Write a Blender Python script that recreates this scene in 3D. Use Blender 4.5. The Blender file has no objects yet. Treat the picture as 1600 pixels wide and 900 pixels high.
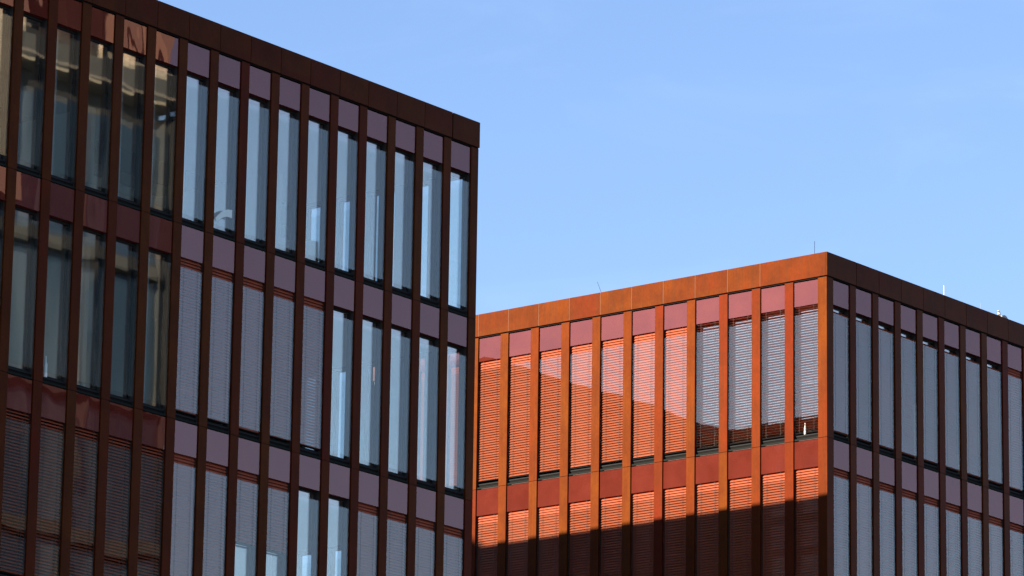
import bpy, math, random
from mathutils import Matrix, Vector
random.seed(7)
M = 0.9                     # one facade module in metres; every length below is in modules unless noted
scene = bpy.context.scene
col = scene.collection

# ------------------------------------------------------------------ camera
EYE = 1.6                                             # metres above the ground
PITCH, ROLL, F = 0.250477, 0.015175, 7062.53          # focal length in pixels of a 1600 px wide frame
cd = bpy.data.cameras.new('camera'); cam = bpy.data.objects.new('camera', cd); col.objects.link(cam)
cd.sensor_width = 36; cd.lens = F/1600*36; cd.shift_y = 22.78/1600
cd.clip_start = 0.5; cd.clip_end = 4000
fw = Vector((0, math.cos(PITCH), math.sin(PITCH))); up0 = Vector((0, -math.sin(PITCH), math.cos(PITCH))); rt0 = Vector((1, 0, 0))
c_, s_ = math.cos(ROLL), math.sin(ROLL)
rt = rt0*c_ + up0*s_; up = up0*c_ - rt0*s_
cam.matrix_world = Matrix(((rt.x, up.x, -fw.x, 0), (rt.y, up.y, -fw.y, 0), (rt.z, up.z, -fw.z, EYE), (0, 0, 0, 1)))
scene.camera = cam

TA = 0.9074016                                        # direction of the left facade
U = Vector((math.cos(TA), math.sin(TA), 0)); W = Vector((-math.sin(TA), math.cos(TA), 0))

# ------------------------------------------------------------------ sky and sun
SUN = (-U*1.0 + W*0.66); SUN.z = 0.458; SUN.normalize()
EL = math.asin(SUN.z); AZ = math.atan2(SUN.x, SUN.y)  # azimuth from +Y towards +X
world = bpy.data.worlds.new('World'); scene.world = world; world.use_nodes = True
nt = world.node_tree; nt.nodes.clear()
def wn(t): return nt.nodes.new(t)
sky = wn('ShaderNodeTexSky'); sky.sky_type = 'NISHITA'; sky.sun_disc = False
sky.sun_elevation = EL; sky.sun_rotation = AZ; sky.altitude = 100; sky.air_density = 1.0; sky.dust_density = 0.12; sky.ozone_density = 1.6
tc = wn('ShaderNodeTexCoord'); mp = wn('ShaderNodeMapping'); mp.inputs['Scale'].default_value = (9, 9, 26); mp.inputs['Rotation'].default_value = (0.1, -0.45, 0.9)
nz = wn('ShaderNodeTexNoise'); nz.inputs['Scale'].default_value = 1.6; nz.inputs['Detail'].default_value = 7; nz.inputs['Roughness'].default_value = 0.55; nz.inputs['Distortion'].default_value = 0.6
rp = wn('ShaderNodeValToRGB'); rp.color_ramp.elements[0].position = 0.48; rp.color_ramp.elements[0].color = (0, 0, 0, 1); rp.color_ramp.elements[1].position = 0.85; rp.color_ramp.elements[1].color = (0.06, 0.06, 0.06, 1)
mx = wn('ShaderNodeMix'); mx.data_type = 'RGBA'; mx.inputs[7].default_value = (6.2, 7.2, 8.8, 1)
bg = wn('ShaderNodeBackground'); bg.inputs[1].default_value = 0.084
wo = wn('ShaderNodeOutputWorld')
L = nt.links.new
L(tc.outputs['Generated'], mp.inputs[0]); L(mp.outputs[0], nz.inputs[0]); L(nz.outputs[0], rp.inputs[0]); L(rp.outputs[0], mx.inputs[0])
ti = wn('ShaderNodeMix'); ti.data_type = 'RGBA'; ti.blend_type = 'MULTIPLY'; ti.inputs[0].default_value = 1; ti.inputs[7].default_value = (0.83, 0.865, 1.01, 1)
L(sky.outputs[0], ti.inputs[6]); L(ti.outputs[2], mx.inputs[6]); L(mx.outputs[2], bg.inputs[0]); L(bg.outputs[0], wo.inputs[0])
ld = bpy.data.lights.new('sun', 'SUN'); ld.energy = 5.0; ld.angle = math.radians(0.5); ld.color = (1.0, 0.87, 0.68)
sun = bpy.data.objects.new('sun', ld); col.objects.link(sun); sun.rotation_euler = SUN.to_track_quat('Z', 'Y').to_euler(); sun.location = (0, 0, 60)
scene.view_settings.view_transform = 'Standard'; scene.view_settings.look = 'None'
scene.view_settings.gamma = 1; scene.view_settings.exposure = 1.62; scene.view_settings.use_curve_mapping = False
scene.cycles.transparent_max_bounces = 32; scene.cycles.max_bounces = 10

# ------------------------------------------------------------------ materials
def new_mat(name):
    m = bpy.data.materials.new(name); m.use_nodes = True; n = m.node_tree; n.nodes.clear()
    return m, n
def mathn(n, op, a, b=None, clamp=False):
    x = n.nodes.new('ShaderNodeMath'); x.operation = op; x.use_clamp = clamp
    for i, v in enumerate((a, b)):
        if v is None: continue
        if hasattr(v, 'links'): n.links.new(v, x.inputs[i])
        else: x.inputs[i].default_value = v
    return x.outputs[0]
def noise(n, scale, vec=(1, 1, 1), detail=4, rough=0.55, offs=True):
    t = n.nodes.new('ShaderNodeTexCoord'); m_ = n.nodes.new('ShaderNodeMapping'); m_.inputs['Scale'].default_value = vec
    n.links.new(t.outputs['Object'], m_.inputs[0])
    if offs:
        oi = n.nodes.new('ShaderNodeObjectInfo'); k = mathn(n, 'MULTIPLY', oi.outputs['Random'], 40.0)
        cb = n.nodes.new('ShaderNodeCombineXYZ'); n.links.new(k, cb.inputs[0]); n.links.new(k, cb.inputs[1]); n.links.new(cb.outputs[0], m_.inputs['Location'])
    z = n.nodes.new('ShaderNodeTexNoise'); z.inputs['Scale'].default_value = scale; z.inputs['Detail'].default_value = detail; z.inputs['Roughness'].default_value = rough
    n.links.new(m_.outputs[0], z.inputs[0]); return z.outputs[0]
def ramp(n, fac, stops):
    r = n.nodes.new('ShaderNodeValToRGB'); e = r.color_ramp.elements
    while len(e) < len(stops): e.new(0.5)
    for q, (p, c) in zip(e, stops): q.position = p; q.color = (*c, 1)
    n.links.new(fac, r.inputs[0]); return r.outputs[0]
def mixc(n, fac, a, b, mode='MIX'):
    x = n.nodes.new('ShaderNodeMix'); x.data_type = 'RGBA'; x.blend_type = mode
    for i, v in ((0, fac), (6, a), (7, b)):
        if hasattr(v, 'links'): n.links.new(v, x.inputs[i])
        elif i == 0: x.inputs[0].default_value = v
        else: x.inputs[i].default_value = (*v, 1)
    return x.outputs[2]
def principled(n, base, rough=0.5, metallic=0.0, ior=1.5, normal=None, spec=0.5):
    p = n.nodes.new('ShaderNodeBsdfPrincipled'); o = n.nodes.new('ShaderNodeOutputMaterial')
    if hasattr(base, 'links'): n.links.new(base, p.inputs['Base Color'])
    else: p.inputs['Base Color'].default_value = (*base, 1)
    if hasattr(rough, 'links'): n.links.new(rough, p.inputs['Roughness'])
    else: p.inputs['Roughness'].default_value = rough
    p.inputs['Metallic'].default_value = metallic; p.inputs['Specular IOR Level'].default_value = spec; p.inputs['IOR'].default_value = ior
    if normal is not None: n.links.new(normal, p.inputs['Normal'])
    n.links.new(p.outputs[0], o.inputs[0]); return p
def bump(n, h, strength, dist):
    b = n.nodes.new('ShaderNodeBump'); b.inputs['Strength'].default_value = strength; b.inputs['Distance'].default_value = dist
    n.links.new(h, b.inputs['Height']); return b.outputs[0]

def copper(name, a, b, stain, dark):
    m, n = new_mat(name)
    oi = n.nodes.new('ShaderNodeObjectInfo')
    big = noise(n, 0.8, (1, 1, 0.3), 3)
    tcz = n.nodes.new('ShaderNodeTexCoord'); sz = n.nodes.new('ShaderNodeSeparateXYZ'); n.links.new(tcz.outputs['Object'], sz.inputs[0])
    seg = mathn(n, 'FLOOR', mathn(n, 'DIVIDE', mathn(n, 'SUBTRACT', sz.outputs[2], 0.14), 3.796))     # each storey-high cassette has its own tone
    wn_ = n.nodes.new('ShaderNodeTexWhiteNoise'); wn_.noise_dimensions = '1D'; n.links.new(mathn(n, 'ADD', mathn(n, 'MULTIPLY', oi.outputs['Random'], 91.0), mathn(n, 'MULTIPLY', seg, 3.7)), wn_.inputs['W'])
    fac = mathn(n, 'ADD', mathn(n, 'MULTIPLY', mathn(n, 'POWER', wn_.outputs['Value'], 1.7), 0.95), mathn(n, 'MULTIPLY', mathn(n, 'SUBTRACT', big, 0.5), 1.6), True)
    base = mixc(n, fac, a, b)
    streak = noise(n, 3.0, (7, 7, 0.22), 5, 0.6)
    base = mixc(n, ramp(n, streak, [(0.46, (0, 0, 0)), (0.72, (0.75, 0.75, 0.75))]), base, stain)
    cloud = noise(n, 1.6, (1, 1, 0.7), 6, 0.7)
    base = mixc(n, ramp(n, cloud, [(0.40, (0.6, 0.6, 0.6)), (0.60, (0, 0, 0))]), base, dark)
    fine = noise(n, 26, (1, 1, 0.6), 3)
    base = mixc(n, 0.3, base, ramp(n, fine, [(0.3, (0.45, 0.45, 0.45)), (0.7, (1, 1, 1))]), 'MULTIPLY')
    principled(n, base, mathn(n, 'ADD', 0.60, mathn(n, 'MULTIPLY', streak, 0.06)), 0.65, 1.5, bump(n, noise(n, 1.3, (1, 1, 0.6), 2), 0.12, 0.03), 0.05)
    return m
MULL = copper('oxidised_copper_mullion', (0.0892, 0.0215, 0.0025), (0.0915, 0.0103, 0.0031), (0.0633, 0.019, 0.0066), (0.0565, 0.0116, 0.0028))
CORN = copper('oxidised_copper_cornice', (0.0847, 0.019, 0.0024), (0.0764, 0.0108, 0.0027), (0.0633, 0.0209, 0.0077), (0.0481, 0.0108, 0.0029))

m, n = new_mat('copper_edge_glint'); principled(n, (0.22, 0.085, 0.040), 0.5, 0.0, spec=0.1); EDGE = m  # edge highlight of the sunlit cornice panels, put into a paler colour
m, n = new_mat('dark_wall')
principled(n, mixc(n, noise(n, 3), (0.022, 0.020, 0.020), (0.035, 0.030, 0.030)), 0.6); DARK = m
m, n = new_mat('sill_metal'); principled(n, (0.016, 0.022, 0.020), 0.8, 0.0, spec=0.01); SILL = m
m, n = new_mat('window_frame'); principled(n, (0.02, 0.021, 0.023), 0.6, 0.0, spec=0.04); FRAME = m
m, n = new_mat('groove'); principled(n, (0.012, 0.010, 0.010), 0.8, spec=0.02); GROOVE = m

def schlick(n, r0, normal=None):
    g = n.nodes.new('ShaderNodeNewGeometry'); d = n.nodes.new('ShaderNodeVectorMath'); d.operation = 'DOT_PRODUCT'
    n.links.new(g.outputs['Incoming'], d.inputs[0]); n.links.new(g.outputs['Normal'], d.inputs[1])
    c = mathn(n, 'ABSOLUTE', d.outputs['Value'])
    p = mathn(n, 'POWER', mathn(n, 'SUBTRACT', 1.0, c), 5.0)
    return mathn(n, 'ADD', r0, mathn(n, 'MULTIPLY', p, 1-r0), True)
def glass(name, r0, tint, wave=0.02, gl=(1, 1, 1), body=None):
    m, n = new_mat(name)
    nrm = bump(n, noise(n, 0.9, (1, 1, 0.45), 1.5), wave, 0.25)
    tr = n.nodes.new('ShaderNodeBsdfTransparent'); tr.inputs[0].default_value = (*tint, 1)
    under = tr.outputs[0]
    if body:
        df = n.nodes.new('ShaderNodeBsdfDiffuse')
        bc = mixc(n, ramp(n, noise(n, 2.2, (1, 1, 1), 5), [(0.35, (0, 0, 0)), (0.75, (1, 1, 1))]), body[0], body[1])
        oi = n.nodes.new('ShaderNodeObjectInfo'); bc = mixc(n, 0.35, bc, ramp(n, oi.outputs['Random'], [(0.0, (0.55, 0.5, 0.5)), (1.0, (1, 1, 1))]), 'MULTIPLY')
        n.links.new(bc, df.inputs[0])
        ms = n.nodes.new('ShaderNodeMixShader'); ms.inputs[0].default_value = body[2]
        n.links.new(tr.outputs[0], ms.inputs[1]); n.links.new(df.outputs[0], ms.inputs[2]); under = ms.outputs[0]
    go = n.nodes.new('ShaderNodeBsdfGlossy'); go.inputs['Color'].default_value = (*gl, 1); go.inputs['Roughness'].default_value = 0.012
    n.links.new(nrm, go.inputs['Normal'])
    mxs = n.nodes.new('ShaderNodeMixShader'); n.links.new(schlick(n, r0), mxs.inputs[0]); n.links.new(under, mxs.inputs[1]); n.links.new(go.outputs[0], mxs.inputs[2])
    o = n.nodes.new('ShaderNodeOutputMaterial'); n.links.new(mxs.outputs[0], o.inputs[0]); return m
PANE = glass('outer_glass', 0.056, (0.93, 0.96, 0.95), 0.012, (1.0, 0.90, 0.80))
INNER = glass('inner_glass', 0.25, (0.95, 0.97, 0.97), 0.008, (1.0, 0.83, 0.71))
CLEAR = glass('clear_glass', 0.03, (0.95, 0.97, 0.97), 0.004)
SPAN = glass('red_spandrel_glass', 0.13, (0.55, 0.16, 0.12), 0.03, (0.80, 0.48, 0.43), ((0.165, 0.029, 0.019), (0.210, 0.040, 0.026), 0.62))
BACK = new_mat('spandrel_backing'); principled(BACK[1], (0.12, 0.013, 0.010), 0.6); BACK = BACK[0]
m, n = new_mat('blind_slat')
principled(n, mixc(n, noise(n, 4, (1, 1, 0.4), 3), (0.30, 0.062, 0.028), (0.34, 0.075, 0.035)), 0.5, 0.0, spec=0.12); SLAT = m
m, n = new_mat('blind_cord'); principled(n, (0.05, 0.045, 0.045), 0.8); CORD = m
m, n = new_mat('room_plaster'); principled(n, mixc(n, noise(n, 1.5), (0.50, 0.51, 0.50), (0.60, 0.60, 0.58)), 0.8); ROOM = m
m, n = new_mat('room_floor'); principled(n, (0.14, 0.13, 0.12), 0.6); FLOORM = m
m, n = new_mat('curtain_cloth'); principled(n, mixc(n, noise(n, 3, (3, 3, 0.2), 3), (0.55, 0.58, 0.60), (0.72, 0.74, 0.75)), 0.9); CURT = m
m, n = new_mat('roof_gravel'); principled(n, mixc(n, noise(n, 12, (1, 1, 1), 6), (0.16, 0.15, 0.14), (0.3, 0.29, 0.27)), 0.95); ROOF = m
m, n = new_mat('cream_stone')
br = n.nodes.new('ShaderNodeTexBrick'); br.inputs['Scale'].default_value = 1.0; br.inputs['Color1'].default_value = (0.36, 0.32, 0.27, 1); br.inputs['Color2'].default_value = (0.32, 0.285, 0.24, 1); br.inputs['Mortar'].default_value = (0.30, 0.26, 0.2, 1)
br.inputs['Brick Width'].default_value = 2.2; br.inputs['Row Height'].default_value = 1.1; br.inputs['Mortar Size'].default_value = 0.03
t_ = n.nodes.new('ShaderNodeTexCoord'); cb_ = n.nodes.new('ShaderNodeSeparateXYZ'); cc_ = n.nodes.new('ShaderNodeCombineXYZ')
n.links.new(t_.outputs['Object'], cb_.inputs[0]); n.links.new(mathn(n, 'ADD', cb_.outputs[0], cb_.outputs[1]), cc_.inputs[0]); n.links.new(cb_.outputs[2], cc_.inputs[1]); n.links.new(cc_.outputs[0], br.inputs[0])
principled(n, br.outputs[0], 0.85); STONE = m
m, n = new_mat('teal_glazing'); principled(n, mixc(n, ramp(n, noise(n, 0.8, (1, 1, 0.06), 4), [(0.45, (0, 0, 0)), (0.7, (1, 1, 1))]), (0.014, 0.028, 0.048), (0.12, 0.16, 0.21)), 0.06, 0, 1.9); TEAL = m
m, n = new_mat('brown_stone'); principled(n, mixc(n, noise(n, 0.8), (0.022, 0.015, 0.013), (0.040, 0.028, 0.024)), 0.8); BROWN = m
m, n = new_mat('grey_stone'); principled(n, mixc(n, noise(n, 0.8), (0.040, 0.042, 0.046), (0.075, 0.077, 0.080)), 0.8); GREY = m
m, n = new_mat('white_plastic'); principled(n, (0.8, 0.8, 0.78), 0.4); WHITE = m
m, n = new_mat('steel_rod'); principled(n, (0.55, 0.56, 0.58), 0.35, 0.7); STEEL = m
m, n = new_mat('paving'); principled(n, mixc(n, noise(n, 0.6, (1, 1, 1), 6, 0.6, False), (0.05, 0.049, 0.048), (0.075, 0.073, 0.07)), 0.9); PAVE = m
m, n = new_mat('asphalt'); principled(n, mixc(n, noise(n, 2, (1, 1, 1), 6, 0.6, False), (0.04, 0.04, 0.042), (0.065, 0.063, 0.06)), 0.9); ASPH = m

# ------------------------------------------------------------------ mesh helpers
class MB:
    def __init__(s): s.v = []; s.f = []; s.mi = []; s.mats = []
    def mat(s, m):
        if m not in s.mats: s.mats.append(m)
        return s.mats.index(m)
    def box(s, x0, x1, y0, y1, z0, z1, m, bev=0.0):
        if x0 > x1: x0, x1 = x1, x0
        if y0 > y1: y0, y1 = y1, y0
        if z0 > z1: z0, z1 = z1, z0
        i = len(s.v); k = s.mat(m)
        if bev <= 0:
            for z in (z0, z1):
                s.v += [(x0*M, y0*M, z*M), (x1*M, y0*M, z*M), (x1*M, y1*M, z*M), (x0*M, y1*M, z*M)]
            for q in ((0, 3, 2, 1), (4, 5, 6, 7), (0, 1, 5, 4), (1, 2, 6, 5), (2, 3, 7, 6), (3, 0, 4, 7)):
                s.f.append(tuple(i+a for a in q)); s.mi.append(k)
        else:                                        # vertical arrises chamfered
            b = bev; pts = [(x0+b, y0), (x1-b, y0), (x1, y0+b), (x1, y1-b), (x1-b, y1), (x0+b, y1), (x0, y1-b), (x0, y0+b)]
            for z in (z0, z1): s.v += [(x*M, y*M, z*M) for x, y in pts]
            s.f.append(tuple(i+a for a in reversed(range(8)))); s.mi.append(k)
            s.f.append(tuple(i+8+a for a in range(8))); s.mi.append(k)
            for a in range(8): s.f.append((i+a, i+(a+1) % 8, i+8+(a+1) % 8, i+8+a)); s.mi.append(k)
    def prism(s, prof, x0, x1, m):                   # (y,z) outline extruded along x
        i = len(s.v); k = s.mat(m); L_ = len(prof)
        for x in (x0, x1): s.v += [(x*M, y*M, z*M) for y, z in prof]
        s.f.append(tuple(i+a for a in range(L_))); s.mi.append(k)
        s.f.append(tuple(i+L_+a for a in reversed(range(L_)))); s.mi.append(k)
        for a in range(L_):
            b = (a+1) % L_; s.f.append((i+b, i+a, i+L_+a, i+L_+b)); s.mi.append(k)
    def mesh(s, name):
        me = bpy.data.meshes.new(name); me.from_pydata(s.v, [], s.f); me.validate()
        for m in s.mats: me.materials.append(m)
        for p, k in zip(me.polygons, s.mi): p.material_index = k
        me.update(); return me
def link(name, me, parent=None, loc=(0, 0, 0), rz=0.0, label=None):
    o = bpy.data.objects.new(name, me); col.objects.link(o); o.parent = parent
    o.location = Vector(loc)*M; o.rotation_euler = (0, 0, rz)
    if label: o['label'] = label
    return o
def tag(o, label, cat, group=None):
    o['label'] = label; o['category'] = cat
    if group: o['group'] = group
    return o

# ------------------------------------------------------------------ facade kit
MW = 0.265          # mullion width
WW = 1-MW           # window width
D1, D2, D3 = 0.032, 0.085, 0.155      # depth of outer glass, blind, inner window
ROWS = [4.062] + [4.2177]*6          # storey heights, first one under the cornice
def row_top(r): return -sum(ROWS[:r])
def span_h(r): return 0.66 if r == 0 else 0.70
mesh_cache = {}; vr = random.Random(21)
LOWDROP = 29.1815-27.9+0.66   # how far the lower end windows start under the cornice line
def window_meshes(r, low=False):
    """shared meshes of one bay of storey r; origin = left edge, facade line, top of the storey; outward is -y"""
    key = 'low' if low else (0 if r == 0 else 1)
    if key in mesh_cache: return mesh_cache[key]
    H = ROWS[r]; sh = LOWDROP if low else span_h(r); e = 0.004
    so = -sh; bt = -H+0.145                                           # soffit, top of the sill
    a = MB()                                                          # inner frame and sill
    a.box(0.0+e, WW-e, D3-0.005, D3+0.05, so-0.055, so-e, FRAME); a.box(e, WW-e, D3-0.01, D3+0.05, bt+e, bt+0.055, FRAME)
    a.box(e, 0.035, D3-0.01, D3+0.05, bt+0.055, so-0.055, FRAME); a.box(WW-0.035, WW-e, D3-0.01, D3+0.05, bt+0.055, so-0.055, FRAME)
    a.box(e, WW-e, D1+0.035, D3-0.012, bt-0.03, bt, FRAME); a.box(e, WW-e, D1+0.0, D1+0.03, -H+0.012, -H+0.052, SILL); a.box(e, WW-e, D1+0.05, D1+0.06, -H+0.052, bt-0.032, GROOVE)
    fr = a.mesh('window_frame')
    a = MB(); a.box(0.012, WW-0.012, D1, D1+0.014, -H+0.235, so-0.215, PANE)
    pane = a.mesh('outer_pane')
    a = MB(); a.box(0.035, WW-0.035, D3+0.015, D3+0.03, bt+0.055, so-0.055, INNER); inn = a.mesh('inner_pane')
    a = MB(); a.box(0.035, WW-0.035, D3+0.015, D3+0.03, bt+0.055, so-0.055, CLEAR); clr = a.mesh('inner_pane')
    a = MB(); t0 = (-LOWDROP+0.62) if low else (-0.045 if r == 0 else -0.012)
    a.box(0.009, WW-0.009, D1-0.003, D1+0.012, t0-0.004, so, SPAN); sp = a.mesh('spandrel_panel')
    def blind(tilt, low=0.0, seed=1, top=0.16):
        rb = random.Random(seed); tilt0 = tilt; b = MB(); pitch = 0.066; wid = 0.088; zt = so+top; zb = -H+0.215+low
        z = zt
        while z > zb:
            tilt = tilt0+rb.gauss(0, 0.025)+(0.25 if rb.random() < 0.012 else 0); ca, sa = math.cos(tilt), math.sin(tilt)
            prof = []
            for q, th in ((-0.5, 0), (-0.2, 0.006), (0.2, 0.006), (0.5, 0)):        # curved slat, outer edge low
                y = q*wid; h = th
                prof.append((D2+y*ca-h*sa, z+y*sa+h*ca))
            th = 0.0015
            low_ = [(y+th*sa, zz-th*ca) for y, zz in reversed(prof)]
            b.prism(prof+low_, 0.028, WW-0.028, SLAT)
            z -= pitch
        for x in (0.15, WW-0.15): b.box(x-0.003, x+0.003, D2-0.045, D2-0.041, zb, zt, CORD)
        b.box(0.028, WW-0.028, D2-0.03, D2+0.03, zb-0.03, zb-0.006, GROOVE)
        return b.mesh('blind')
    bl = {'closed': [blind(math.radians(a_), l_, q_) for q_, (a_, l_) in enumerate(((58, 0), (54, 0.01), (61, -0.01), (56, 0.02)))], 'open': [blind(math.radians(a_), 0, 29+a_) for a_ in (-4, -8, -12)],
          'shut': [blind(math.radians(a_), 0, 80+a_, -0.20) for a_ in (-38, -42)], 'mid': [blind(math.radians(a_), 0, 30+a_) for a_ in (34, 38)], 'part': [blind(math.radians(55), 1.75, 50)]}
    # pleated curtain behind the inner window
    cme = None
    cur = MB(); k = cur.mat(CURT); nseg = 28
    for j in range(nseg+1):
        x = 0.05+(WW*0.42)*j/nseg; y = D3+0.16+0.022*math.sin(j*1.25)+0.01*math.sin(j*2.9)
        cur.v += [(x*M, y*M, (bt+0.06)*M), (x*M, y*M, (so-0.06)*M)]
    for j in range(nseg): cur.f.append((2*j, 2*j+2, 2*j+3, 2*j+1)); cur.mi.append(k)
    cme = cur.mesh('curtain')
    mesh_cache[key] = (fr, pane, (inn, clr), sp, bl, cme)
    return mesh_cache[key]

def bay(root, base, rz, r, kind, curtain=False, ZC=0.0, low=False, clear=False):
    """one bay: spandrel panel + window (frame > panes, blind)"""
    fr, pane, inn, sp, bl, cme = window_meshes(r, low)
    loc = (base[0], base[1], ZC+row_top(r))
    link('spandrel_panel', sp, root, loc, rz)
    w = link('window', fr, root, loc, rz)
    p_ = link('outer_pane', pane, w); p_.rotation_euler = (vr.gauss(0, 0.0012), 0, vr.gauss(0, 0.0012));  link('inner_pane', inn[1 if clear else 0], w)
    if kind != 'none': link('blind', vr.choice(bl[kind]), w)
    if curtain: link('curtain', cme, w)
    return w
def mullion_mesh(width, ZC, chamfer=0.006):
    b = MB(); z = 0.0-0.022
    for r in range(len(ROWS)):
        z1 = row_top(r+1)+0.006
        if r == len(ROWS)-1: z1 = -ZC+0.02
        b.box(0, width, 0, 0.055, z1, z, MULL, chamfer); z = row_top(r+1)-0.006
    b.box(0.012, width-0.012, 0.012, 0.05, -ZC+0.03, -0.003, GROOVE)
    return b
def cornice_panel(w, h, cp, seam_glint=False):
    b = MB(); g = 0.005
    if seam_glint: b.box(-0.0045, 0.0045, 0.003-cp, 0.1, 0.014, h-0.002, EDGE)  # pale strip in the joint stands in for the highlight on the panel edge
    b.box(g, w-g, -cp, 0.12, 0.012, h, CORN, 0.004)
    return b.mesh('cornice_panel')

# heights above the eye, converted to heights above ground (modules)
EH = EYE/M
ZA = 29.1815+EH; HA = 0.6115
ZB = 28.3427+EH; HB = 0.6066
CP = 0.02

# ================================================================== LEFT BUILDING
A = bpy.data.objects.new('office_building', None); col.objects.link(A)
A.location = Vector((-0.8177172, 99.7971768, 0))*M; A.rotation_euler = (0, 0, TA)
tag(A, 'taller dark copper-clad office block filling the left side, facade wholly in shade', 'building', 'copper-clad office blocks')
NA = 22            # bays in view and just beyond
FULLA = 26
cols_blind = {}
for c in range(5, 10): cols_blind[(1, c)] = 'closed'
for c in list(range(0, 4))+[8, 9]: cols_blind[(2, c)] = 'closed'
cols_blind[(2, 7)] = cols_blind[(2, 6)] = 'part'
for c in range(10, NA): cols_blind[(2, c)] = 'mid'
rc = random.Random(3)
for r in range(3):
    for c in range(NA):
        bay(A, (-(c+1), 0), 0, r, cols_blind.get((r, c), 'none'), cols_blind.get((r, c)) is None and ((r, c) in ((0, 10), (0, 11), (0, 13), (1, 10), (1, 12), (0, 7), (0, 9), (0, 1), (1, 1))), ZA)
mm = mullion_mesh(MW, ZA).mesh('mullion')
for k in range(FULLA+1): link('mullion', mm, A, (-k-MW, 0, ZA))
# end face towards the right building
END_W = 8
mirr = math.pi/2                                     # outward -y turned to +x
for r in range(3):
    for c in range(END_W):
        bay(A, (0, c+MW), mirr, r, 'closed' if c >= 5 else 'none', False, ZA, r == 0 and c >= 5, True)
ZLOW = 28.1+EH                                       # unseen rear roof, lowered to set its shadow and reflection on the right block
ml = MB(); ml.box(0, MW, 0, 0.055, 0.02-ZA, ZLOW-0.36-ZA, MULL, 0.006); ml = ml.mesh('mullion')
mt = MB(); mt.box(0, MW, 0, 0.055, 0.02-ZA, -0.022, MULL, 0.006); mt = mt.mesh('mullion')
for k in range(1, END_W+8): link('mullion', ml if k > 5 else mt, A, (0, k, ZA), mirr)
mt = MB(); mt.box(-0.055, 0, 0.056, MW, 0.02-ZA, -0.022, MULL); link('mullion', mt.mesh('mullion'), A, (0, 0, ZA))
# wall, slabs, rooms
DEEP = 26
STEP = 5.267                                           # depth of the high attic; roof step behind it shaped for shadow and reflection
b = MB()
for k in range(FULLA+1): b.box(-k-MW+0.002, -k-0.002 if k else -0.057, 0.057, D3+0.08, 0.05, ZA, DARK)
for r in range(len(ROWS)):
    t = row_top(r)+ZA; b.box(-FULLA, -0.34, D3-0.03, D3+0.081, t-span_h(r)+0.001, (t+0.14 if r else t)-0.003, BACK)
b2 = MB()                                            # end face strip, built facing -y then turned
for k in range(1, END_W+8+1):
    b.box(-D3-0.08, -0.057, k+0.002, k+MW-0.002, 0.05, ZA if k < 6 else ZLOW-0.37, DARK)
for r in range(len(ROWS)):
    t = row_top(r)+ZA; tt = t+0.14 if r else t
    if r: b.box(-D3-0.079, -D3+0.03, 0.345, DEEP, t-span_h(r)+0.001, tt-0.003, BACK)
b.box(-D3-0.079, -D3+0.03, 0.345, STEP+0.1, ZA-0.659, ZA-0.003, BACK)
b.box(-D3-0.079, -D3+0.03, STEP+0.1, DEEP, ZA-LOWDROP+0.001, ZLOW-0.38, BACK)
link('wall', b.mesh('wall'), A)
b = MB()
b.box(-FULLA, -0.05, 0.42, STEP, ZA+0.02, ZA+HA-0.06, ROOF)
b.box(-FULLA, -0.125, STEP, DEEP, ZLOW-0.34, ZLOW-0.08, ROOF)
b.box(-FULLA, -0.02, STEP-0.06, STEP, ZLOW-0.1, ZA+HA-0.03, DARK)
link('roof', b.mesh('roof'), A)
b = MB()
for r in range(0, len(ROWS)):
    t = row_top(r)+ZA
    if r: b.box(-FULLA, -0.42, 0.43, DEEP-0.2, t-span_h(r)+0.002, t-0.05, ROOM)
    else:
        b.box(-FULLA, -0.42, 0.43, STEP, t-0.658, t-0.05, ROOM); b.box(-FULLA, -0.42, STEP, DEEP-0.2, t-LOWDROP+0.002, ZLOW-0.4, ROOM)
    if r: b.box(-FULLA, -0.42, 0.43, DEEP-0.2, t-0.05, t+0.12, FLOORM)
b.box(-FULLA, -0.9, 6.4, 6.6, 1, ZA-LOWDROP, ROOM)
for x in (-6.25, -12.25, -18.25): b.box(x, x+0.12, 0.6, 6.4, 1, ZA-LOWDROP, ROOM)
link('interior', b.mesh('interior'), A)
b = MB(); b.box(-FULLA-0.02, -0.05, DEEP, DEEP+0.3, 0, ZLOW, DARK); b.box(-FULLA-0.3, -FULLA-0.02, 0, DEEP, 0, ZLOW, DARK)
for r in range(3, len(ROWS)):                        # glazing of the storeys under the frame
    t = row_top(r)+ZA
    b.box(-FULLA, 0, 0.06, 0.1, t-span_h(r), t-0.02, BACK)
    b.box(-FULLA, -0.1, 0.3, 0.33, max(0.1, t-ROWS[r]), t-span_h(r)-0.01, TEAL)
b.box(-0.34, -0.3, END_W+0.3, DEEP, 0.1, ZLOW-0.5, DARK); b.box(-0.34, -0.3, 0.3, END_W+0.3, 0.1, ZA+row_top(3), TEAL)
link('rear_wall', b.mesh('rear_wall'), A)
cpa = cornice_panel(1.0, HA, CP)
for k in range(FULLA): link('cornice_panel', cpa, A, (-k-1 + (CP if k == 0 else 0), 0, ZA))
cpe = cornice_panel(STEP, HA, CP); link('cornice_panel', cpe, A, (0, 0.12, ZA), mirr)
b = MB(); b.box(-FULLA, 0.0, 0.012, 0.11, -0.022+ZA, 0.012+ZA, GROOVE); b.box(-0.11, -0.0, 0.12, STEP, -0.022+ZA, 0.011+ZA, GROOVE)
b.box(-0.12, 0.0, STEP+0.0, DEEP, ZLOW-0.35, ZLOW, CORN)
link('cornice_joint', b.mesh('cornice_joint'), A)

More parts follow.
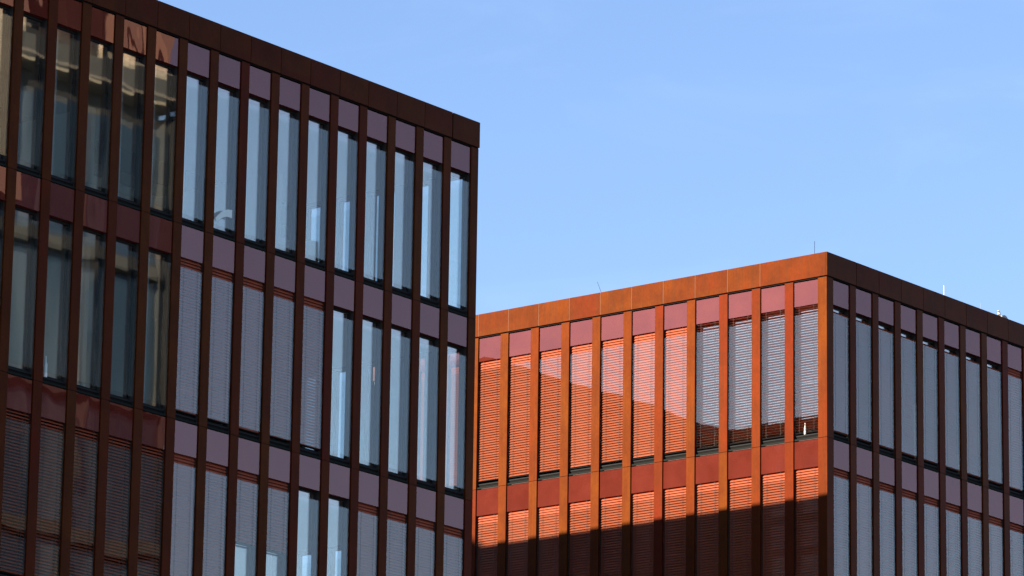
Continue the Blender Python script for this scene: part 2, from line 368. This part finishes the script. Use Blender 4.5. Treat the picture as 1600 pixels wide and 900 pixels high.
# ================================================================== RIGHT BUILDING
TB = TA-0.0106094
B = bpy.data.objects.new('office_building', None); col.objects.link(B)
B.location = Vector((7.7356563, 107.6144065, 0))*M; B.rotation_euler = (0, 0, TB)
tag(B, 'lower copper-clad office block whose corner shows one sunlit orange face and one dark face', 'building', 'copper-clad office blocks')
left = -math.pi/2
NBL, NBR = 12, 13
OFFR = 0.02                                          # the shaded face starts a little wider at the corner
for r in range(2):
    for c in range(NBL+2):
        bay(B, (0, c+1), left, r, 'open' if (r == 0 and c < 4) else 'closed', False, ZB)
    for c in range(NBR+2):
        bay(B, (c+MW+OFFR, 0), 0, r, 'shut' if (r == 0 and c < 8) else 'closed', False, ZB)
mmb = mullion_mesh(MW, ZB).mesh('mullion')
for k in range(1, NBL+3): link('mullion', mmb, B, (0, k+MW, ZB), left)
for k in range(1, NBR+3): link('mullion', mmb, B, (k+OFFR, 0, ZB))
# corner mullion: an L in plan, one mesh
b = MB(); z = -0.022
for r in range(len(ROWS)):
    z1 = row_top(r+1)+0.006
    if r == len(ROWS)-1: z1 = -ZB+0.02
    b.box(0, MW+OFFR, 0, 0.055, z1, z, MULL); b.box(0, 0.055, 0.057, MW, z1, z, MULL); z = row_top(r+1)-0.006
b.box(0.012, MW, 0.012, 0.05, -ZB+0.03, -0.003, GROOVE); b.box(0.012, 0.05, 0.052, MW-0.012, -ZB+0.03, -0.003, GROOVE)
link('mullion', b.mesh('corner_mullion'), B, (0, 0, ZB))
b = MB()
b.box(0.057, MW+OFFR-0.002, 0.057, MW-0.002, 0.05, ZB, DARK)
for k in range(1, NBR+3): b.box(k+OFFR+0.002, k+MW+OFFR-0.002, 0.057, D3+0.08, 0.05, ZB, DARK)
for k in range(1, NBL+3): b.box(0.057, D3+0.08, k+0.002, k+MW-0.002, 0.05, ZB, DARK)
BD = 15
for r in range(len(ROWS)):
    t = row_top(r)+ZB; tt = t+0.14 if r else t; s0 = t-span_h(r)
    b.box(MW+OFFR, NBR+3, D3-0.03, D3+0.081, s0+0.001, tt-0.003, BACK)
    b.box(D3-0.03, D3+0.079, MW, NBL+3, s0+0.001, tt-0.003, BACK)
link('wall', b.mesh('wall'), B)
b = MB(); b.box(0.125, NBR+3, 0.46, NBL+3, ZB+0.02, ZB+HB-0.14, ROOF); b.box(0.125, NBR+3, 0.125, 0.455, ZB+0.02, ZB+HB-0.01, DARK); link('roof', b.mesh('roof'), B)
b = MB()
for r in range(0, len(ROWS)):
    t = row_top(r)+ZB
    b.box(0.43, NBR+2.9, 0.43, NBL+2.9, t-span_h(r)+0.002, t-0.05, ROOM)
    if r: b.box(0.43, NBR+2.9, 0.43, NBL+2.9, t-0.05, t+0.12, FLOORM)
b.box(6.0, 6.2, 6.0, NBL+2.8, 1, ZB-0.5, ROOM); b.box(6.0, NBR+2.8, 5.8, 6.0, 1, ZB-0.5, ROOM)
link('interior', b.mesh('interior'), B)
b = MB(); b.box(0.3, NBR+3, NBL+3, NBL+3.3, 0, ZB+HB, DARK); b.box(NBR+3, NBR+3.3, 0.1, NBL+3.3, 0, ZB+HB, DARK)
for r in range(2, len(ROWS)):
    t = row_top(r)+ZB
    b.box(MW+OFFR, NBR+3, 0.06, 0.1, t-span_h(r), t-0.02, BACK); b.box(0.06, 0.1, MW, NBL+3, t-span_h(r), t-0.02, BACK)
    zb = max(0.1, t-ROWS[r])
    b.box(0.33, NBR+3, 0.3, 0.33, zb, t-span_h(r)-0.01, TEAL); b.box(0.3, 0.33, 0.33, NBL+3, zb, t-span_h(r)-0.01, TEAL)
link('rear_wall', b.mesh('rear_wall'), B)
cpb = cornice_panel(1.0, HB, CP, True); cpd = cornice_panel(1.0, HB, CP)
cp2 = cornice_panel(2.0, HB, CP, True)
link('cornice_panel', cp2, B, (0, 2.0, ZB), left)                 # the long last panel on the sunlit face
for k in range(2, NBL+3): link('cornice_panel', cpb, B, (0, k+1, ZB), left)
b = MB(); b.box(0.006-CP, 1.27, -CP, 0.10, 0.012, HB, CORN); link('cornice_panel', b.mesh('cornice_corner_panel'), B, (0, 0, ZB))
for k in range(1, NBR+2): link('cornice_panel', cpd, B, (k+MW+OFFR, 0, ZB))
b = MB(); b.box(0.012, NBR+3, 0.012, 0.11, -0.022+ZB, 0.012+ZB, GROOVE); b.box(0.012, 0.11, 0.111, NBL+3, -0.022+ZB, 0.012+ZB, GROOVE)
link('cornice_joint', b.mesh('cornice_joint'), B)

# ================================================================== SURROUNDINGS seen in the glass
def world_uv(u, w, z=0): return (Vector((-0.8177172, 99.7971768, 0))+U*u+W*w+Vector((0, 0, z)))
C2 = bpy.data.objects.new('stone_building', None); col.objects.link(C2)
C2.location = world_uv(-5.3, -30)*M; C2.rotation_euler = (0, 0, TA)
tag(C2, 'cream stone building mirrored in the leftmost windows of the dark block', 'building')
TOPD = 41.7+EH
b = MB(); b.box(6, 27.7, -14, -0.3, 0, TOPD, GREY)
for z0 in range(0, 9):
    zz = 2+z0*4.4
    b.box(6, 27.3, -0.3, 0.25, zz-0.2, zz+0.2, GREY)
for x in range(0, 4): b.box(8.2+x*5.2, 8.45+x*5.2, -0.3, 0.12, 0, TOPD-1.6, GREY)
b.box(6, 20.5, -0.29, 0.5, TOPD-5.5, TOPD+0.1, STONE)
b.box(5.9, 27.8, -0.5, 0.45, TOPD-0.9, TOPD-0.8, STONE); b.box(6, 27.6, -0.4, 0.3, TOPD-0.74, TOPD, GREY)
b.box(27.6, 27.69, -0.6, 0.2, 0, TOPD-1.12, GREY)
link('wall', b.mesh('wall'), C2)
b = MB(); b.box(6.3, 27.55, -0.298, -0.12, 2.4, TOPD-1.7, TEAL); link('glazing', b.mesh('glazing'), C2)
for x0, x1, h, m_ in ((27.15, 27.6, 6, STONE), (26.0, 26.45, 5, STONE), (25.2, 25.6, 6, STONE), (22.8, 24.3, 4, BROWN), (18, 21.4, 6, STONE)):
    b = MB(); b.box(x0, x1, -2.0, 0.0, TOPD, TOPD+h, m_); b.box(x0-0.06, x1+0.06, -2.06, 0.06, TOPD+h, TOPD+h+0.3, m_)
    link('chimney', b.mesh('chimney'), C2)

E2 = bpy.data.objects.new('apartment_block', None); col.objects.link(E2)
E2.location = world_uv(-27.5, 31.9)*M; E2.rotation_euler = (0, 0, TA)
tag(E2, 'brown block mirrored as the dark slope in the sunlit facade windows', 'building')
b = MB(); b.box(-10, 19.5, -6.9, 4, 0, 34.0+EH, BROWN)
for z0 in range(0, 9): b.box(-10, 19.5, -7.0, -6.9, 1.5+z0*3.7, 2.1+z0*3.7, DARK)
link('wall', b.mesh('wall'), E2)

# ================================================================== ROOF THINGS
Bm = Matrix.Translation(B.location) @ Matrix.Rotation(TB, 4, 'Z')
def on_b(x, y, z): return Bm @ (Vector((x, y, z))*M)
def rod(loc, h, r, tilt, label, m_):
    b = MB()
    for (rr, z0, z1) in ((r*3.5, 0, 0.05), (r*1.5, 0.05, h*0.35), (r, h*0.35, h)):
        i = len(b.v); k = b.mat(m_)
        for z in (z0, z1):
            for a in range(8): b.v.append((rr*math.cos(a*math.pi/4), rr*math.sin(a*math.pi/4), z))
        for a in range(8): b.f.append((i+a, i+(a+1) % 8, i+8+(a+1) % 8, i+8+a)); b.mi.append(k)
        b.f.append(tuple(i+8+a for a in range(8))); b.mi.append(k)
    o = bpy.data.objects.new('lightning_rod', b.mesh('lightning_rod')); col.objects.link(o)
    o.location = loc; o.rotation_euler = (Matrix.Rotation(TB, 3, 'Z') @ Matrix.Rotation(tilt, 3, 'X')).to_euler()
    tag(o, label, 'lightning rod', 'thin rods on the right roof'); return o
rz_ = ZB+HB-0.14
rod(on_b(0.35, 0.60, rz_), 0.52, 0.005, 0, 'thin dark rod standing on the roof nearest the sunlit corner', FRAME)
rod(on_b(0.35, 7.14, rz_), 0.55, 0.004, -0.41, 'thin leaning rod on the roof above the orange facade', FRAME)
rod(on_b(6.20, 0.6, rz_), 0.62, 0.008, 0, 'white upright rod standing on the roof above the dark face, taller of its two', WHITE)
rod(on_b(7.93, 0.6, rz_), 0.52, 0.004, 0, 'short faint rod on the roof just left of the gull', STEEL)

def loft(rings, m_, seg=14, M_=None):
    """rings: (centre xyz, radius across, radius up, lean) in metres, closed at both ends"""
    b = MB(); k = b.mat(m_)
    for (cx, cy, cz), ra, ru, lean in rings:
        for a in range(seg):
            t = 2*math.pi*a/seg
            b.v.append((cx-math.sin(t)*ru*math.sin(lean), cy+math.cos(t)*ra, cz+math.sin(t)*ru*math.cos(lean)))
    for r in range(len(rings)-1):
        for a in range(seg):
            b.f.append((r*seg+a, r*seg+(a+1) % seg, (r+1)*seg+(a+1) % seg, (r+1)*seg+a)); b.mi.append(k)
    b.f.append(tuple(reversed(range(seg)))); b.mi.append(k)
    b.f.append(tuple((len(rings)-1)*seg+a for a in range(seg))); b.mi.append(k)
    me = b.mesh('loft')
    for p in me.polygons: p.use_smooth = True
    return me
def named(me, n_): me.name = n_; return me
m, n = new_mat('white_feathers'); principled(n, mixc(n, noise(n, 30), (0.62, 0.62, 0.62), (0.76, 0.76, 0.75)), 0.8); FEA = m
m, n = new_mat('grey_feathers'); principled(n, mixc(n, noise(n, 30), (0.22, 0.23, 0.25), (0.30, 0.31, 0.33)), 0.8); GRF = m
m, n = new_mat('dark_tip_feathers'); principled(n, (0.03, 0.03, 0.032), 0.8); TIP = m
m, n = new_mat('beak_yellow'); principled(n, (0.55, 0.33, 0.05), 0.5); BEAK = m
G = bpy.data.objects.new('gull', None); col.objects.link(G)
G.location = on_b(8.47, 0.28, ZB+HB-0.01); G.rotation_euler = (0, 0, TB)
tag(G, 'white gull with grey wings peeking over the dark parapet at the far right', 'bird')
body = loft([((0.26, 0, 0.075), 0.012, 0.006, 0.1), ((0.22, 0, 0.078), 0.028, 0.016, 0.1), ((0.16, 0, 0.085), 0.050, 0.036, 0.1), ((0.08, 0, 0.092), 0.070, 0.058, 0.1),
             ((0.0, 0, 0.095), 0.078, 0.068, 0.1), ((-0.07, 0, 0.105), 0.070, 0.066, 0.35), ((-0.115, 0, 0.135), 0.048, 0.050, 0.9), ((-0.125, 0, 0.170), 0.033, 0.034, 1.35),
             ((-0.128, 0, 0.195), 0.033, 0.035, 1.2), ((-0.138, 0, 0.220), 0.035, 0.038, 0.9), ((-0.155, 0, 0.232), 0.030, 0.031, 0.5), ((-0.175, 0, 0.232), 0.017, 0.017, 0.1), ((-0.182, 0, 0.231), 0.009, 0.010, 0.0)], FEA)
link('body', named(body, 'body'), G)
for sg in (-1, 1):
    wg = loft([((-0.075, sg*0.058, 0.120), 0.012, 0.020, 0), ((-0.02, sg*0.070, 0.118), 0.016, 0.046, 0), ((0.07, sg*0.064, 0.112), 0.015, 0.050, 0), ((0.16, sg*0.045, 0.104), 0.011, 0.032, 0), ((0.24, sg*0.022, 0.098), 0.007, 0.014, 0)], GRF)
    w_ = link('wing', named(wg, 'wing'), G)
    link('wing_tip', named(loft([((0.235, sg*0.023, 0.098), 0.0085, 0.016, 0), ((0.29, sg*0.008, 0.096), 0.005, 0.009, 0), ((0.33, sg*0.0, 0.095), 0.002, 0.003, 0)], TIP), 'wing_tip'), w_)
    link('eye', named(loft([((-0.160, sg*0.026, 0.238), 0.004, 0.002, 0), ((-0.157, sg*0.028, 0.238), 0.004, 0.005, 0), ((-0.153, sg*0.027, 0.238), 0.004, 0.002, 0)], TIP, 8), 'eye'), G)
    link('leg', named(loft([((0.0, sg*0.03, 0.0), 0.004, 0.004, 1.57), ((0.005, sg*0.03, 0.04), 0.004, 0.004, 1.57)], BEAK, 6), 'leg'), G)
    link('foot', named(loft([((-0.045, sg*0.03, 0.003), 0.022, 0.003, 0), ((0.0, sg*0.03, 0.004), 0.008, 0.004, 0), ((0.012, sg*0.03, 0.003), 0.003, 0.002, 0)], BEAK, 8), 'foot'), G)
link('beak', named(loft([((-0.178, 0, 0.230), 0.009, 0.011, 0), ((-0.205, 0, 0.227), 0.007, 0.009, 0), ((-0.226, 0, 0.220), 0.003, 0.005, 0), ((-0.230, 0, 0.215), 0.001, 0.002, 0)], BEAK, 10), 'beak'), G)

# things standing just behind the windows
Am = Matrix.Translation(A.location) @ Matrix.Rotation(TA, 4, 'Z')
def on_a(x, y, z): return Am @ (Vector((x, y, z))*M)
def ring_solid(rings, m_, seg=16, cap=True):
    b = MB(); k = b.mat(m_)
    for (cx, cy, cz), r in rings:
        for a in range(seg): b.v.append((cx+r*math.cos(2*math.pi*a/seg), cy+r*math.sin(2*math.pi*a/seg), cz))
    for q in range(len(rings)-1):
        for a in range(seg): b.f.append((q*seg+a, q*seg+(a+1) % seg, (q+1)*seg+(a+1) % seg, (q+1)*seg+a)); b.mi.append(k)
    b.f.append(tuple(reversed(range(seg)))); b.mi.append(k); b.f.append(tuple((len(rings)-1)*seg+a for a in range(seg))); b.mi.append(k)
    me = b.mesh('solid')
    for p in me.polygons: p.use_smooth = True
    return me
m, n = new_mat('pale_green_shade'); principled(n, (0.42, 0.46, 0.33), 0.7); PGR = m
# white curved piece of unknown kind, set in the gap between the two panes
b = MB(); k = b.mat(WHITE); N_ = 16
for j in range(N_+1):
    t = j/N_; x = 0.46*t; z = 0.20*math.sin(min(1, t*1.25)*math.pi/2)+0.02*t; th = 0.045+0.035*t
    for sx, sy in ((-1, -1), (1, -1), (1, 1), (-1, 1)): b.v.append((x-0.3*th*sx*(1-t), 0.006*sy, z+th*sx))
for j in range(N_):
    for a in range(4): b.f.append((4*j+a, 4*j+(a+1) % 4, 4*j+4+(a+1) % 4, 4*j+4+a)); b.mi.append(k)
b.f.append((3, 2, 1, 0)); b.mi.append(k); b.f.append((4*N_, 4*N_+1, 4*N_+2, 4*N_+3)); b.mi.append(k)
lamp = bpy.data.objects.new('strap', named(b.mesh('strap'), 'strap')); col.objects.link(lamp); lamp.location = on_a(-8.87, 0.072, ZA-3.71); lamp.rotation_euler = (0, 0, TA)
tag(lamp, 'white curved object low inside a clear top-floor window of the dark block', 'strap')
# drum shade lamp
tl = bpy.data.objects.new('table_lamp', None); col.objects.link(tl); tl.location = on_a(-5.03, 0.66, ZA-3.94); tl.rotation_euler = (0, 0, TA)
tag(tl, 'pale green object with a drum shade low behind a top-floor window', 'lamp')
link('stem', named(ring_solid([((0, 0, 0), 0.09), ((0, 0, 0.02), 0.09), ((0, 0, 0.04), 0.02), ((0, 0, 0.3), 0.015)], WHITE), 'stem'), tl)
link('lamp_shade', named(ring_solid([((0, 0, 0.24), 0.15), ((0, 0, 0.62), 0.13)], PGR), 'lamp_shade'), tl)
for nm, loc_, lab, hh in (('bottle', on_b(0.0, 0.0, 0.0), 'small white bottle behind blinds at the foot of the sunlit corner window', 0.26),
                          ('bottle', None, 'taller white bottle low in a dark second-row window near the left edge', 0.40)):
    o = bpy.data.objects.new(nm, named(ring_solid([((0, 0, 0), 0.022), ((0, 0, hh*0.05), 0.026), ((0, 0, hh*0.6), 0.025), ((0, 0, hh*0.75), 0.012), ((0, 0, hh*0.95), 0.011), ((0, 0, hh), 0.014)], WHITE), nm)); col.objects.link(o)
    o.location = on_b(0.075, 0.70, ZB-3.91) if loc_ else on_a(-13.84, 0.1, ZA-8.135)
    if not loc_: o.scale = (1.5, 1.5, 1)
    tag(o, lab, nm)

# ================================================================== GROUND
def sheet(name, x0, x1, y0, y1, z, m_):
    me = bpy.data.meshes.new(name); me.from_pydata([(x0, y0, z), (x1, y0, z), (x1, y1, z), (x0, y1, z)], [], [(0, 1, 2, 3)]); me.materials.append(m_)
    o = bpy.data.objects.new(name, me); col.objects.link(o); o['kind'] = 'structure'; return o
sheet('ground', -1800, 1800, -1800, 1800, -0.004, PAVE)
r_ = sheet('road', -300, 300, -7, 7, 0.0, ASPH); r_.location = world_uv(0, -18)*M; r_.rotation_euler = (0, 0, TA)
